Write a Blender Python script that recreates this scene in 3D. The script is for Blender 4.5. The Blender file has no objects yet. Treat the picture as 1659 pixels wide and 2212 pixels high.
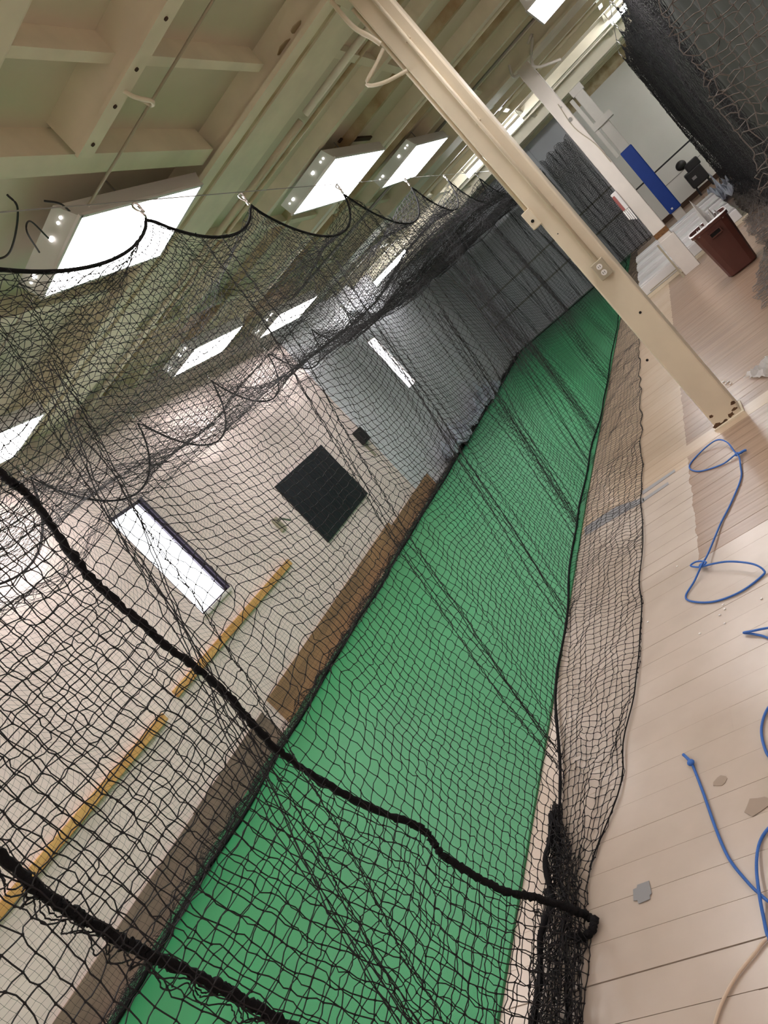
import bpy, bmesh, math, random
import numpy as np
from mathutils import Vector, Matrix

random.seed(7)
rng = np.random.default_rng(7)
scene = bpy.context.scene
COL = scene.collection

# ------------------------------------------------------------------ camera, world, exposure
W_PX, H_PX, F_PX, CAM_H = 1659.0, 2212.0, 1573.2, 1.7
YAW, PITCH, ROLL = 0.52762, -0.11316, -0.75799


def cam_axes():
    cy, sy, cp, sp = math.cos(YAW), math.sin(YAW), math.cos(PITCH), math.sin(PITCH)
    fwd = Vector((-sy * cp, cy * cp, sp))
    right = Vector((cy, sy, 0))
    up = right.cross(fwd)
    c, s = math.cos(ROLL), math.sin(ROLL)
    return right * c + up * s, up * c - right * s, fwd


CR, CU, CF = cam_axes()
CPOS = Vector((0, 0, CAM_H))
cam_data = bpy.data.cameras.new('camera')
cam_data.sensor_fit = 'HORIZONTAL'
cam_data.sensor_width = 36.0
cam_data.lens = 36.0 * F_PX / W_PX
cam_data.clip_start = 0.05
cam = bpy.data.objects.new('camera', cam_data)
COL.objects.link(cam)
m3 = Matrix((CR, CU, -CF)).transposed()
cam.matrix_world = Matrix.Translation(CPOS) @ m3.to_4x4()
scene.camera = cam

world = bpy.data.worlds.new('world')
scene.world = world
world.use_nodes = True
bg = world.node_tree.nodes['Background']
bg.inputs[0].default_value = (0.93, 0.96, 1.0, 1)
bg.inputs[1].default_value = 22.0
LIGHT_POWER = 20.0     # emission strength of the ceiling diffusers
scene.view_settings.view_transform = 'Standard'
scene.view_settings.look = 'None'
scene.view_settings.gamma = 1.0
scene.view_settings.use_curve_mapping = False
scene.view_settings.exposure = 0.12


def px(x, y, axis, val):
    """pixel of the photograph -> point on the plane (axis = val)"""
    d = CR * ((x - W_PX / 2) / F_PX) + CU * (-(y - H_PX / 2) / F_PX) + CF
    t = (val - CPOS[axis]) / d[axis]
    return CPOS + d * t


# ------------------------------------------------------------------ materials
def srgb(r, g, b):
    f = lambda c: ((c / 255 + 0.055) / 1.055) ** 2.4 if c > 10 else c / 255 / 12.92
    return (f(r), f(g), f(b), 1)


MATS = {}


def mat(name, col, rough=0.6, metal=0.0, var=0.0, scale=6.0, bump=0.0, bscale=40.0, spec=0.5, col2=None, stretch=None, detail=4):
    if name in MATS:
        return MATS[name]
    m = bpy.data.materials.new(name)
    m.use_nodes = True
    nt = m.node_tree
    b = nt.nodes['Principled BSDF']
    b.inputs['Base Color'].default_value = col
    b.inputs['Roughness'].default_value = rough
    b.inputs['Metallic'].default_value = metal
    b.inputs['Specular IOR Level'].default_value = spec
    geo = nt.nodes.new('ShaderNodeNewGeometry')
    src = geo.outputs['Position']
    if stretch:
        mp = nt.nodes.new('ShaderNodeMapping')
        mp.inputs['Scale'].default_value = stretch
        nt.links.new(src, mp.inputs[0])
        src = mp.outputs[0]
    if var > 0 or col2:
        n = nt.nodes.new('ShaderNodeTexNoise')
        n.inputs['Scale'].default_value = scale
        n.inputs['Detail'].default_value = detail
        nt.links.new(src, n.inputs['Vector'])
        ramp = nt.nodes.new('ShaderNodeValToRGB')
        ramp.color_ramp.elements[0].position = 0.35
        ramp.color_ramp.elements[1].position = 0.68
        c2 = col2 or tuple(min(1, c * (1 + var)) for c in col[:3]) + (1,)
        c1 = col if col2 else tuple(c * (1 - var) for c in col[:3]) + (1,)
        ramp.color_ramp.elements[0].color = c1
        ramp.color_ramp.elements[1].color = c2
        nt.links.new(n.outputs['Fac'], ramp.inputs[0])
        nt.links.new(ramp.outputs[0], b.inputs['Base Color'])
    if bump > 0:
        n2 = nt.nodes.new('ShaderNodeTexNoise')
        n2.inputs['Scale'].default_value = bscale
        n2.inputs['Detail'].default_value = 5
        nt.links.new(src, n2.inputs['Vector'])
        bp = nt.nodes.new('ShaderNodeBump')
        bp.inputs['Strength'].default_value = bump
        bp.inputs['Distance'].default_value = 0.01
        nt.links.new(n2.outputs['Fac'], bp.inputs['Height'])
        nt.links.new(bp.outputs[0], b.inputs['Normal'])
    MATS[name] = m
    return m


def emit(name, col, strength):
    if name in MATS:
        return MATS[name]
    m = bpy.data.materials.new(name)
    m.use_nodes = True
    nt = m.node_tree
    nt.nodes.remove(nt.nodes['Principled BSDF'])
    e = nt.nodes.new('ShaderNodeEmission')
    e.inputs[0].default_value = col
    e.inputs[1].default_value = strength
    nt.links.new(e.outputs[0], nt.nodes['Material Output'].inputs[0])
    MATS[name] = m
    return m


def floor_material():
    m = bpy.data.materials.new('floor_wood')
    m.use_nodes = True
    nt = m.node_tree
    N, L = nt.nodes, nt.links
    b = N['Principled BSDF']
    geo = N.new('ShaderNodeNewGeometry')
    sep = N.new('ShaderNodeSeparateXYZ')
    L.new(geo.outputs['Position'], sep.inputs[0])
    wob = N.new('ShaderNodeTexNoise')
    wob.inputs['Scale'].default_value = 9
    L.new(geo.outputs['Position'], wob.inputs['Vector'])

    def mth(op, a, bb, c=None):
        n = N.new('ShaderNodeMath')
        n.operation = op
        for k, v in enumerate((a, bb) if c is None else (a, bb, c)):
            if hasattr(v, 'is_output'):
                L.new(v, n.inputs[k])
            else:
                n.inputs[k].default_value = v
        return n.outputs[0]
    w = mth('MULTIPLY_ADD', wob.outputs['Fac'], 0.05, -0.025)
    X = mth('ADD', sep.outputs['X'], w)
    Y = sep.outputs['Y']
    # border of the paint creeps to the right with depth (the paint edge runs along the turf)
    xb = mth('MULTIPLY_ADD', Y, -0.022, 1.005)     # -> -x border
    bare_x = mth('GREATER_THAN', mth('ADD', X, xb), 0.0)
    b1 = mth('MULTIPLY', mth('GREATER_THAN', Y, 3.58), mth('LESS_THAN', Y, 5.03))
    b2 = mth('GREATER_THAN', Y, 5.24)
    bare = mth('MULTIPLY', bare_x, mth('MAXIMUM', b1, b2))
    grain = N.new('ShaderNodeTexNoise')
    mp = N.new('ShaderNodeMapping')
    mp.inputs['Scale'].default_value = (1.2, 26, 1)
    L.new(geo.outputs['Position'], mp.inputs[0])
    L.new(mp.outputs[0], grain.inputs['Vector'])
    grain.inputs['Scale'].default_value = 1.0
    grain.inputs['Detail'].default_value = 6
    r1 = N.new('ShaderNodeValToRGB')
    r1.color_ramp.elements[0].color = srgb(132, 108, 90)
    r1.color_ramp.elements[1].color = srgb(178, 150, 128)
    L.new(grain.outputs['Fac'], r1.inputs[0])
    stain = N.new('ShaderNodeTexNoise')
    stain.inputs['Scale'].default_value = 2.3
    stain.inputs['Detail'].default_value = 5
    L.new(geo.outputs['Position'], stain.inputs['Vector'])
    r2 = N.new('ShaderNodeValToRGB')
    r2.color_ramp.elements[0].position = 0.3
    r2.color_ramp.elements[1].position = 0.7
    r2.color_ramp.elements[0].color = srgb(182, 165, 149)
    r2.color_ramp.elements[1].color = srgb(200, 184, 169)
    L.new(stain.outputs['Fac'], r2.inputs[0])
    # worn yellowish varnish further down the strip
    yw = mth('MULTIPLY', mth('GREATER_THAN', Y, 4.9), 0.55)
    mixw = N.new('ShaderNodeMix')
    mixw.data_type = 'RGBA'
    L.new(yw, mixw.inputs['Factor'])
    L.new(r2.outputs[0], mixw.inputs['A'])
    r3 = N.new('ShaderNodeValToRGB')
    r3.color_ramp.elements[0].color = srgb(176, 142, 106)
    r3.color_ramp.elements[1].color = srgb(210, 184, 150)
    L.new(grain.outputs['Fac'], r3.inputs[0])
    L.new(r3.outputs[0], mixw.inputs['B'])
    mix = N.new('ShaderNodeMix')
    mix.data_type = 'RGBA'
    L.new(bare, mix.inputs['Factor'])
    L.new(mixw.outputs['Result'], mix.inputs['A'])
    L.new(r1.outputs[0], mix.inputs['B'])
    L.new(mix.outputs['Result'], b.inputs['Base Color'])
    b.inputs['Roughness'].default_value = 0.27
    bp = N.new('ShaderNodeBump')
    bp.inputs['Strength'].default_value = 0.12
    bp.inputs['Distance'].default_value = 0.004
    L.new(grain.outputs['Fac'], bp.inputs['Height'])
    L.new(bp.outputs[0], b.inputs['Normal'])
    return m


M_CREAM = mat('cream_paint', srgb(224, 211, 186), 0.45, var=0.06, scale=3, bump=0.08, bscale=60)
M_WHITEP = mat('white_paint', srgb(222, 214, 205), 0.5, var=0.05, scale=3, bump=0.1, bscale=50)
M_RUST = mat('rust_stain', srgb(120, 82, 45), 0.8, var=0.3, scale=30)
M_DARKRUST = mat('chipped_paint', srgb(92, 66, 44), 0.9, var=0.3, scale=60)
M_DECK = mat('ceiling_deck', srgb(214, 205, 184), 0.6, var=0.07, scale=1.3)
M_BEAM = mat('beam_paint', srgb(232, 223, 200), 0.5, var=0.06, scale=4)
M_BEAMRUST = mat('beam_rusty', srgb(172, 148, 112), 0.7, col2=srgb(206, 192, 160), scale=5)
M_STEEL = mat('galvanised_steel', srgb(150, 148, 142), 0.4, 0.7)
M_CABLE = mat('steel_cable', srgb(150, 145, 140), 0.4, 0.6)
M_CHROME = mat('bright_steel', srgb(225, 222, 220), 0.22, 0.9)
M_NET = mat('black_net_twine', (0.018, 0.016, 0.017, 1), 0.7, spec=0.3)
M_NETG = mat('brown_lit_net_twine', (0.16, 0.135, 0.12, 1), 0.75, spec=0.4)  # brown skirt twine; on the loose net its paleness stands for light on strands
M_ROPE = mat('black_rope', (0.009, 0.008, 0.009, 1), 0.85, bump=0.5, bscale=220, spec=0.2)
M_TURF = mat('green_turf', srgb(44, 134, 84), 0.38, var=0.08, scale=1.1, bump=0.25, bscale=260, spec=0.45)
M_WALL = mat('painted_concrete', srgb(244, 226, 219), 0.7, var=0.05, scale=2.2, bump=0.12, bscale=25)
M_ENDW = mat('grey_metal_sheet', srgb(206, 207, 214), 0.45, 0.0, var=0.06, scale=1.0)
M_ENDWHITE = mat('white_wall_panel', srgb(228, 225, 218), 0.55, var=0.04, scale=1.0)
M_WOODY = mat('yellow_wood', srgb(204, 150, 84), 0.55, col2=srgb(226, 180, 112), scale=1.0, stretch=(20, 1.5, 20))
M_PLY = mat('brown_plywood', srgb(142, 112, 84), 0.65, col2=srgb(178, 138, 100), scale=1.4, stretch=(8, 0.8, 8))
M_PLYG = mat('grey_brown_plywood', srgb(124, 106, 94), 0.65, col2=srgb(152, 130, 114), scale=1.4, stretch=(8, 0.8, 8))
M_BLACKP = mat('black_panel', srgb(24, 30, 36), 0.35, var=0.1, scale=3)
M_DARK = mat('dark_plastic', srgb(28, 26, 28), 0.5)
M_FRAME = mat('dark_window_frame', srgb(52, 42, 62), 0.5)
M_HOLE = mat('hole_shadow', srgb(20, 16, 12), 0.9)
M_BLUEROPE = mat('blue_rope', srgb(52, 108, 190), 0.5, bump=0.4, bscale=300)
M_BLUEPAD = mat('blue_vinyl', srgb(22, 66, 158), 0.4, var=0.05, scale=5)
M_TAN = mat('beige_cord', srgb(206, 184, 160), 0.5)
M_TAPE = mat('grey_tape', srgb(140, 138, 138), 0.5)
M_BIN = mat('brown_plastic', srgb(88, 48, 40), 0.4, var=0.12, scale=4)
M_PAPER = mat('white_paper', srgb(236, 232, 228), 0.7)
M_LINER = mat('white_plastic', srgb(226, 222, 220), 0.35)
M_SHEET = mat('clear_plastic_sheet', srgb(226, 229, 238), 0.3, var=0.1, scale=8)
M_RED = mat('red_label', srgb(158, 92, 88), 0.5)
M_GREYBOX = mat('grey_switch_box', srgb(170, 160, 138), 0.45)
M_BROWNSTAIN = mat('floor_chip', srgb(160, 142, 126), 0.7)
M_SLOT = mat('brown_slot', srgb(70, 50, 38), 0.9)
M_FLOOR = floor_material()
E_PANE = emit('daylit_pane', (0.94, 0.96, 1.0, 1), 9.0)
E_PANE2 = emit('daylit_slatted_pane', (0.97, 0.95, 1.0, 1), 7.0)
M_GAP = mat('dark_gap', srgb(74, 54, 42), 0.9)
E_LAMP = emit('lamp_diffuser', (1.0, 0.955, 0.955, 1), LIGHT_POWER)
E_HOLE = emit('lamp_leak', (1.0, 0.96, 0.9, 1), 6.0)
E_TUBE = emit('lamp_tube', (0.97, 0.98, 1.0, 1), 80.0)


# ------------------------------------------------------------------ builders
def link(name, me, m=None, parent=None):
    o = bpy.data.objects.new(name, me)
    COL.objects.link(o)
    if m is not None:
        me.materials.append(m)
    if parent is not None:
        o.parent = parent
    return o


def thing(name, label, cat, group=None, loc=(0, 0, 0)):
    o = bpy.data.objects.new(name, None)
    COL.objects.link(o)
    o.empty_display_size = 0.1
    o.location = loc
    o['label'] = label
    o['category'] = cat
    if group:
        o['group'] = group
    return o


def tag(o, label, cat, group=None):
    o['label'] = label
    o['category'] = cat
    if group:
        o['group'] = group
    return o


def struct(o, label=None):
    o['kind'] = 'structure'
    if label:
        o['label'] = label
    return o


class MB:
    def __init__(s):
        s.bm = bmesh.new()

    def box(s, x0, x1, y0, y1, z0, z1, rot=0.0, bevel=0.0):
        c = Vector(((x0 + x1) / 2, (y0 + y1) / 2, (z0 + z1) / 2))
        mtx = Matrix.Translation(c) @ Matrix.Rotation(rot, 4, 'Z') @ Matrix.Diagonal((abs(x1 - x0), abs(y1 - y0), abs(z1 - z0), 1))
        r = bmesh.ops.create_cube(s.bm, size=1.0, matrix=mtx)
        if bevel:
            ed = list({e for v in r['verts'] for e in v.link_edges})
            bmesh.ops.bevel(s.bm, geom=ed, offset=bevel, segments=2, affect='EDGES', profile=0.5)
        return s

    def cyl(s, a, b, r, seg=12, r2=None):
        a, b = Vector(a), Vector(b)
        d = b - a
        q = d.to_track_quat('Z', 'Y').to_matrix().to_4x4()
        bmesh.ops.create_cone(s.bm, cap_ends=True, segments=seg, radius1=r, radius2=r if r2 is None else r2, depth=d.length,
                              matrix=Matrix.Translation((a + b) / 2) @ q)
        return s

    def poly(s, pts, thick=None):
        vs = [s.bm.verts.new(p) for p in pts]
        f = s.bm.faces.new(vs)
        if thick is not None:
            r = bmesh.ops.extrude_face_region(s.bm, geom=[f])
            for v in r['geom']:
                if isinstance(v, bmesh.types.BMVert):
                    v.co += Vector(thick)
        return s

    def sphere(s, c, r, seg=10, sc=(1, 1, 1)):
        bmesh.ops.create_uvsphere(s.bm, u_segments=seg, v_segments=max(5, seg // 2 + 1), radius=r,
                                  matrix=Matrix.Translation(c) @ Matrix.Diagonal((*sc, 1)))
        return s

    def build(s, name, m, parent=None, smooth=False):
        bmesh.ops.recalc_face_normals(s.bm, faces=s.bm.faces)
        me = bpy.data.meshes.new(name)
        s.bm.to_mesh(me)
        s.bm.free()
        if smooth:
            me.shade_smooth()
        return link(name, me, m, parent)


def np_mesh(name, verts, quads):
    me = bpy.data.meshes.new(name)
    verts = np.ascontiguousarray(verts, dtype=np.float32)
    quads = np.ascontiguousarray(quads, dtype=np.int32)
    me.vertices.add(len(verts))
    me.vertices.foreach_set('co', verts.ravel())
    k = quads.shape[1]
    me.loops.add(quads.size)
    me.loops.foreach_set('vertex_index', quads.ravel())
    me.polygons.add(len(quads))
    me.polygons.foreach_set('loop_start', np.arange(0, quads.size, k, dtype=np.int32))
    me.polygons.foreach_set('loop_total', np.full(len(quads), k, dtype=np.int32))
    me.update(calc_edges=True)
    return me


def tubes(P, r, sides=3):
    """P (lines, points, 3) -> verts, quads of thin tubes"""
    nl, n, _ = P.shape
    T = np.empty_like(P)
    T[:, 1:-1] = P[:, 2:] - P[:, :-2]
    T[:, 0] = P[:, 1] - P[:, 0]
    T[:, -1] = P[:, -1] - P[:, -2]
    T /= np.linalg.norm(T, axis=2, keepdims=True) + 1e-9
    ref = np.where(np.abs(T[..., 2:3]) > 0.8, np.array([1.0, 0.3, 0]), np.array([0.2, 0.1, 1.0]))
    n1 = np.cross(T, ref)
    n1 /= np.linalg.norm(n1, axis=2, keepdims=True) + 1e-9
    n2 = np.cross(T, n1)
    a = np.arange(sides) * 2 * np.pi / sides
    rr = r if np.ndim(r) == 0 else np.asarray(r)[None, :, None, None]
    V = P[:, :, None, :] + rr * (np.cos(a)[None, None, :, None] * n1[:, :, None, :] + np.sin(a)[None, None, :, None] * n2[:, :, None, :])
    idx = np.arange(nl * n * sides).reshape(nl, n, sides)
    nx = np.roll(idx, -1, axis=2)
    Q = np.stack([idx[:, :-1], nx[:, :-1], nx[:, 1:], idx[:, 1:]], axis=-1).reshape(-1, 4)
    return V.reshape(-1, 3), Q


def refine(P, axis, amp):
    """insert wavy midpoints along an axis of the node grid"""
    P = np.moveaxis(P, axis, 1)
    mid = (P[:, 1:] + P[:, :-1]) / 2
    d = P[:, 1:] - P[:, :-1]
    mid = mid + rng.normal(0, amp, mid.shape)
    out = np.empty((P.shape[0], P.shape[1] * 2 - 1, 3))
    out[:, 0::2] = P
    out[:, 1::2] = mid
    return out


def net_geo(P, r, sub=False, knots=0.0, amp=0.0032):
    """P: node grid (ni, nj, 3)"""
    A = refine(P, 1, amp) if sub else P
    B = refine(P, 0, amp) if sub else np.moveaxis(P, 0, 1)
    v1, q1 = tubes(A, r)
    v2, q2 = tubes(B, r)
    vs, qs = [v1, v2], [q1, q2 + len(v1)]
    if knots > 0:
        C = P.reshape(-1, 3)
        off = np.array([[1, 0, 0], [0, 1, 0], [-1, 0, 0], [0, -1, 0], [0, 0, 1], [0, 0, -1]]) * knots
        V = (C[:, None, :] + off[None]).reshape(-1, 3)
        tri = np.array([[0, 1, 4, 4], [1, 2, 4, 4], [2, 3, 4, 4], [3, 0, 4, 4], [1, 0, 5, 5], [2, 1, 5, 5], [3, 2, 5, 5], [0, 3, 5, 5]])
        # keep quads valid: use a small bipyramid made of 4 quads instead
        quad = np.array([[0, 4, 1, 5], [1, 4, 2, 5], [2, 4, 3, 5], [3, 4, 0, 5]])
        Q = (np.arange(len(C))[:, None, None] * 6 + quad[None]).reshape(-1, 4) + len(v1) + len(v2)
        vs.append(V)
        qs.append(Q)
    return np.concatenate(vs), np.concatenate(qs)


def merge(geos):
    vs, qs, n = [], [], 0
    for v, q in geos:
        vs.append(v)
        qs.append(q + n)
        n += len(v)
    return np.concatenate(vs), np.concatenate(qs)


def netting(name, geos, m, parent):
    v, q = merge(geos)
    o = link(name, np_mesh(name, v, q), m, parent)
    o['kind'] = 'stuff'
    return o


def smooth_path(pts, per=8, closed=False):
    P = np.array([tuple(p) for p in pts], float)
    if closed:
        P = np.vstack([P[-1], P, P[0], P[1]])
    else:
        P = np.vstack([2 * P[0] - P[1], P, 2 * P[-1] - P[-2]])
    out = []
    for k in range(1, len(P) - 2):
        p0, p1, p2, p3 = P[k - 1], P[k], P[k + 1], P[k + 2]
        for t in np.linspace(0, 1, per, endpoint=False):
            out.append(0.5 * (2 * p1 + (p2 - p0) * t + (2 * p0 - 5 * p1 + 4 * p2 - p3) * t * t + (3 * p1 - p0 - 3 * p2 + p3) * t ** 3))
    out.append(P[-2])
    return np.array(out)


def rope(name, pts, r, m, parent=None, per=8, sides=6, rough=0.0, wob=0.0, raw=False):
    P = np.array(pts, float) if raw else smooth_path(pts, per)
    if wob:
        P = P + rng.normal(0, wob, P.shape)
    rad = r * (1 + rng.normal(0, rough, len(P))) if rough else r
    v, q = tubes(P[None], rad, sides)
    n = len(P)
    me = np_mesh(name, v, q)
    me.shade_smooth()
    return link(name, me, m, parent)


def wave(seed, n=5, lo=0.5, hi=3.0):
    g = np.random.default_rng(seed)
    k = g.uniform(lo, hi, (n, 2)) * g.choice([-1, 1], (n, 2))
    ph = g.uniform(0, 6.28, n)
    return lambda u, v: sum(np.sin(k[i, 0] * u + k[i, 1] * v + ph[i]) for i in range(n)) / math.sqrt(n)


# ------------------------------------------------------------------ the room
XL, XR, YB, YE, ZC = -5.45, 5.0, -5.0, 21.3, 3.94
# floor slab with planks
fl = MB().box(XL - 0.25, XR + 0.2, YB - 0.2, YE + 0.2, -0.30, -0.022).build('floor', M_GAP)
struct(fl, 'wooden plank floor, pale painted strip beside bare brown boards')
plank_meshes = {}


def plank(L, W):
    key = (round(L, 2), round(W, 3))
    if key not in plank_meshes:
        b = MB().box(-L / 2, L / 2, -W / 2, W / 2, -0.02, 0.0)
        bmesh.ops.recalc_face_normals(b.bm, faces=b.bm.faces)
        me = bpy.data.meshes.new('plank')
        b.bm.to_mesh(me)
        b.bm.free()
        me.materials.append(M_FLOOR)
        plank_meshes[key] = me
    return plank_meshes[key]


PW = 0.132
y = 0.35
row = 0
while y < 13.0:
    cuts = [-1.95, [-0.62, 0.15, -0.25, -0.95][row % 4] + random.uniform(-.1, .1), 1.6]
    for a, b_ in zip(cuts[:-1], cuts[1:]):
        g = random.choice((0.0008, 0.0008, 0.0012, 0.002, 0.0042))
        L = round((b_ - a) * 20) / 20
        o = bpy.data.objects.new('plank', plank(L, PW - g))
        COL.objects.link(o)
        o.parent = fl
        o.location = ((a + b_) / 2, y, random.uniform(-0.0012, 0))
    y += PW
    row += 1
rest = MB()
rest.box(-5.5, -1.96, YB, YE, -0.021, -0.002).box(1.62, XR, YB, YE, -0.021, -0.002)
rest.box(-1.96, 1.62, YB, 0.28, -0.021, -0.002).box(-1.96, 1.62, y - 0.06, YE, -0.021, -0.002)
rest.build('floor_boards', M_FLOOR, fl)

# walls
WY1, WZ1 = (5.32, 5.83), (1.37, 2.69)
WY2, WZ2 = (13.35, 13.85), (1.5, 2.72)


def wall_with_windows():
    b = MB()
    x0, x1 = XL - 0.25, XL
    b.box(x0, x1, YB, WY1[0], -0.02, ZC).box(x0, x1, WY1[1], WY2[0], -0.02, ZC).box(x0, x1, WY2[1], YE + 0.25, -0.02, ZC)
    for wy, wz in ((WY1, WZ1), (WY2, WZ2)):
        b.box(x0, x1, wy[0], wy[1], -0.02, wz[0]).box(x0, x1, wy[0], wy[1], wz[1], ZC)
    return b.build('wall_left', M_WALL)


struct(wall_with_windows(), 'cream painted side wall behind the batting cage')
struct(MB().box(XR, XR + 0.2, YB, YE + 0.2, -0.02, ZC).build('wall_right', M_WALL))
struct(MB().box(XL - 0.25, XR + 0.2, YB - 0.2, YB, -0.02, ZC).build('wall_back', M_WALL))
we = MB().box(XL, XR, YE, YE + 0.2, -0.02, ZC).build('wall_end', M_ENDW)
struct(we, 'grey sheet metal and white panel end wall of the hall')
# metal sheets with seams and horizontal girts
xs = np.arange(XL + 0.02, -0.75, 0.92)
for k, x0 in enumerate(xs):
    MB().box(x0, min(x0 + 0.9, -0.7), YE - 0.03, YE, 0.02, ZC - 0.05).build('sheet', M_ENDW, we)
for z0 in (0.95, 1.62):
    MB().box(XL + 0.02, -0.7, YE - 0.06, YE - 0.03, z0, z0 + 0.05).build('girt', M_STEEL, we)
for (x0, x1, z0, z1) in ((-0.66, XR, 1.16, 3.60), (-0.66, XR, 0.12, 1.12)):
    MB().box(x0, x1, YE - 0.05, YE, z0, z1).build('panel', M_ENDWHITE, we)
MB().box(-0.66, XR, YE - 0.045, YE - 0.005, 1.12, 1.16).build('joint', M_DARK, we)
MB().box(-0.2, 1.4, YE - 0.056, YE - 0.05, 0.70, 0.715).build('crack', M_STEEL, we)
MB().box(-0.66, XR, YE - 0.06, YE - 0.005, 0.0, 0.12).build('kick_board', M_GAP, we)
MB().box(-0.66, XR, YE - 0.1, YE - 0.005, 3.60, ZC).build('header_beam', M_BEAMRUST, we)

wl = bpy.data.objects['wall_left']
M_WSHEET = mat('pale_grey_wall_sheet', srgb(230, 231, 236), 0.4, var=0.05, scale=1.5)
for k in range(9):
    y0 = 10.62 + k * 1.18
    y1 = y0 + 1.17
    if y0 < WY2[1] and y1 > WY2[0]:
        b = MB()
        b.box(XL, XL + 0.012, y0, y1, 0.0, WZ2[0]).box(XL, XL + 0.012, y0, y1, WZ2[1], ZC)
        if y0 < WY2[0]:
            b.box(XL, XL + 0.012, y0, WY2[0], WZ2[0], WZ2[1])
        if y1 > WY2[1]:
            b.box(XL, XL + 0.012, WY2[1], y1, WZ2[0], WZ2[1])
        b.build('sheet', M_WSHEET, wl)
    else:
        MB().box(XL, XL + 0.012, y0, min(y1, 21.2), 0.0, ZC).build('sheet', M_WSHEET, wl)

# windows
for n, (wy, wz) in enumerate(((WY1, WZ1), (WY2, WZ2)), 1):
    w = bpy.data.objects.new('window_%d' % n, None)
    COL.objects.link(w)
    struct(w, ['tall narrow bright window with dark frame in the cream wall', 'tall narrow window with vertical blind slats far along the wall'][n - 1])
    f = MB()
    t = 0.035 if n == 1 else 0.02
    xa, xb = XL - 0.06, XL - 0.003
    f.box(xa, xb, wy[0], wy[0] + t * .4, wz[0], wz[1]).box(xa, xb, wy[1] - t, wy[1], wz[0], wz[1])
    f.box(xa, xb, wy[0], wy[1], wz[0], wz[0] + t * .4).box(xa, xb, wy[0], wy[1], wz[1] - t, wz[1])
    f.build('frame', M_FRAME if n == 1 else M_WHITEP, w)
    MB().box(XL - 0.04, XL - 0.03, wy[0], wy[1], wz[0], wz[1]).build('pane', E_PANE if n == 1 else E_PANE2, w)
    if n == 1:
        MB().box(XL - 0.02, XL + 0.03, wy[0] - 0.02, wy[1] + 0.02, wz[0] - 0.035, wz[0]).build('sill', M_WHITEP, w)
        MB().box(XL - 0.004, XL + 0.02, wy[1], wy[1] + 0.035, wz[0], wz[1]).build('casing', M_FRAME, w)
    else:
        for k in range(4):
            yy = wy[0] + 0.06 + k * 0.12
            MB().box(XL - 0.028, XL - 0.02, yy, yy + 0.022, wz[0] + 0.02, wz[1] - 0.02).build('blind_slat', M_PAPER, w)

# baseboard boards and rails on the left wall
bb = bpy.data.objects.new('baseboard_left', None)
COL.objects.link(bb)
struct(bb, 'brown plywood boards along the foot of the cream wall')
for k, (y0, y1, zt, mm) in enumerate(((-1.0, 1.55, 0.30, M_PLYG), (1.56, 3.65, 0.29, M_PLYG), (3.66, 4.93, 0.30, M_PLYG), (5.1, 7.0, 0.33, M_PLY), (7.01, 9.2, 0.33, M_PLY),
                                     (9.21, 11.3, 0.26, M_PLY))):
    MB().box(XL, XL + 0.022, y0, y1, 0.0, zt).build('board', mm, bb)
tag(MB().box(XL, XL + 0.04, -1.0, 4.13, 0.965, 1.045, bevel=0.006).build('wooden_rail', M_WOODY), 'long yellow wooden rail along the cream wall, running under no window', 'rail')
tag(MB().box(XL, XL + 0.04, 4.38, 6.88, 1.02, 1.10, bevel=0.006).build('wooden_rail', M_WOODY), 'shorter yellow wooden rail on the cream wall below the bright window', 'rail')
t = thing('wall_panel', 'black rectangular panel mounted on the cream wall', 'panel')
MB().box(XL, XL + 0.03, 7.75, 9.33, 0.84, 1.84, bevel=0.006).build('board', M_BLACKP, t)
for (yy, zz) in ((7.82, 0.91), (9.26, 0.91), (7.82, 1.77), (9.26, 1.77)):
    MB().cyl((XL + 0.03, yy, zz), (XL + 0.036, yy, zz), 0.014).build('screw', M_DARK, t)
t = thing('wall_box', 'small black box on the wall between black panel and far window', 'box')
MB().box(XL, XL + 0.1, 10.3, 10.52, 1.38, 1.64, bevel=0.012).build('case', M_DARK, t)
MB().box(XL, XL + 0.012, 10.35, 10.42, 1.12, 1.38).build('conduit', M_GREYBOX, t)
t = thing('door_lever', 'small grey lever fitting on the wall beside the black panel', 'fitting')
MB().box(XL, XL + 0.025, 7.2, 7.32, 1.36, 1.56, bevel=0.008).build('plate', M_GREYBOX, t)
MB().cyl((XL + 0.02, 7.26, 1.5), (XL + 0.1, 7.26, 1.5), 0.016).cyl((XL + 0.09, 7.26, 1.5), (XL + 0.09, 7.38, 1.40), 0.014).build('lever', M_STEEL, t)
t = thing('wall_box', 'small dark box hung high on the grey end wall', 'box')
p = px(1015, 690, 1, YE - 0.06)
MB().box(p.x - 0.13, p.x + 0.13, YE - 0.16, YE - 0.06, p.z - 0.14, p.z + 0.14, bevel=0.01).build('case', M_DARK, t)
MB().cyl((p.x, YE - 0.1, p.z + 0.14), (p.x, YE - 0.1, p.z + 0.3), 0.015).build('conduit', M_STEEL, t)

# ------------------------------------------------------------------ ceiling
ceil = MB().box(XL - 0.25, XR + 0.2, YB - 0.2, YE + 0.2, ZC, ZC + 0.15).build('ceiling', M_DECK)
struct(ceil, 'painted steel roof deck with beams, joists and conduits')


def cbox(name, x0, x1, y0, y1, z0, z1, m, bevel=0.0):
    return MB().box(x0, x1, y0, y1, z0, z1, bevel=bevel).build(name, m, ceil)


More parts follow.
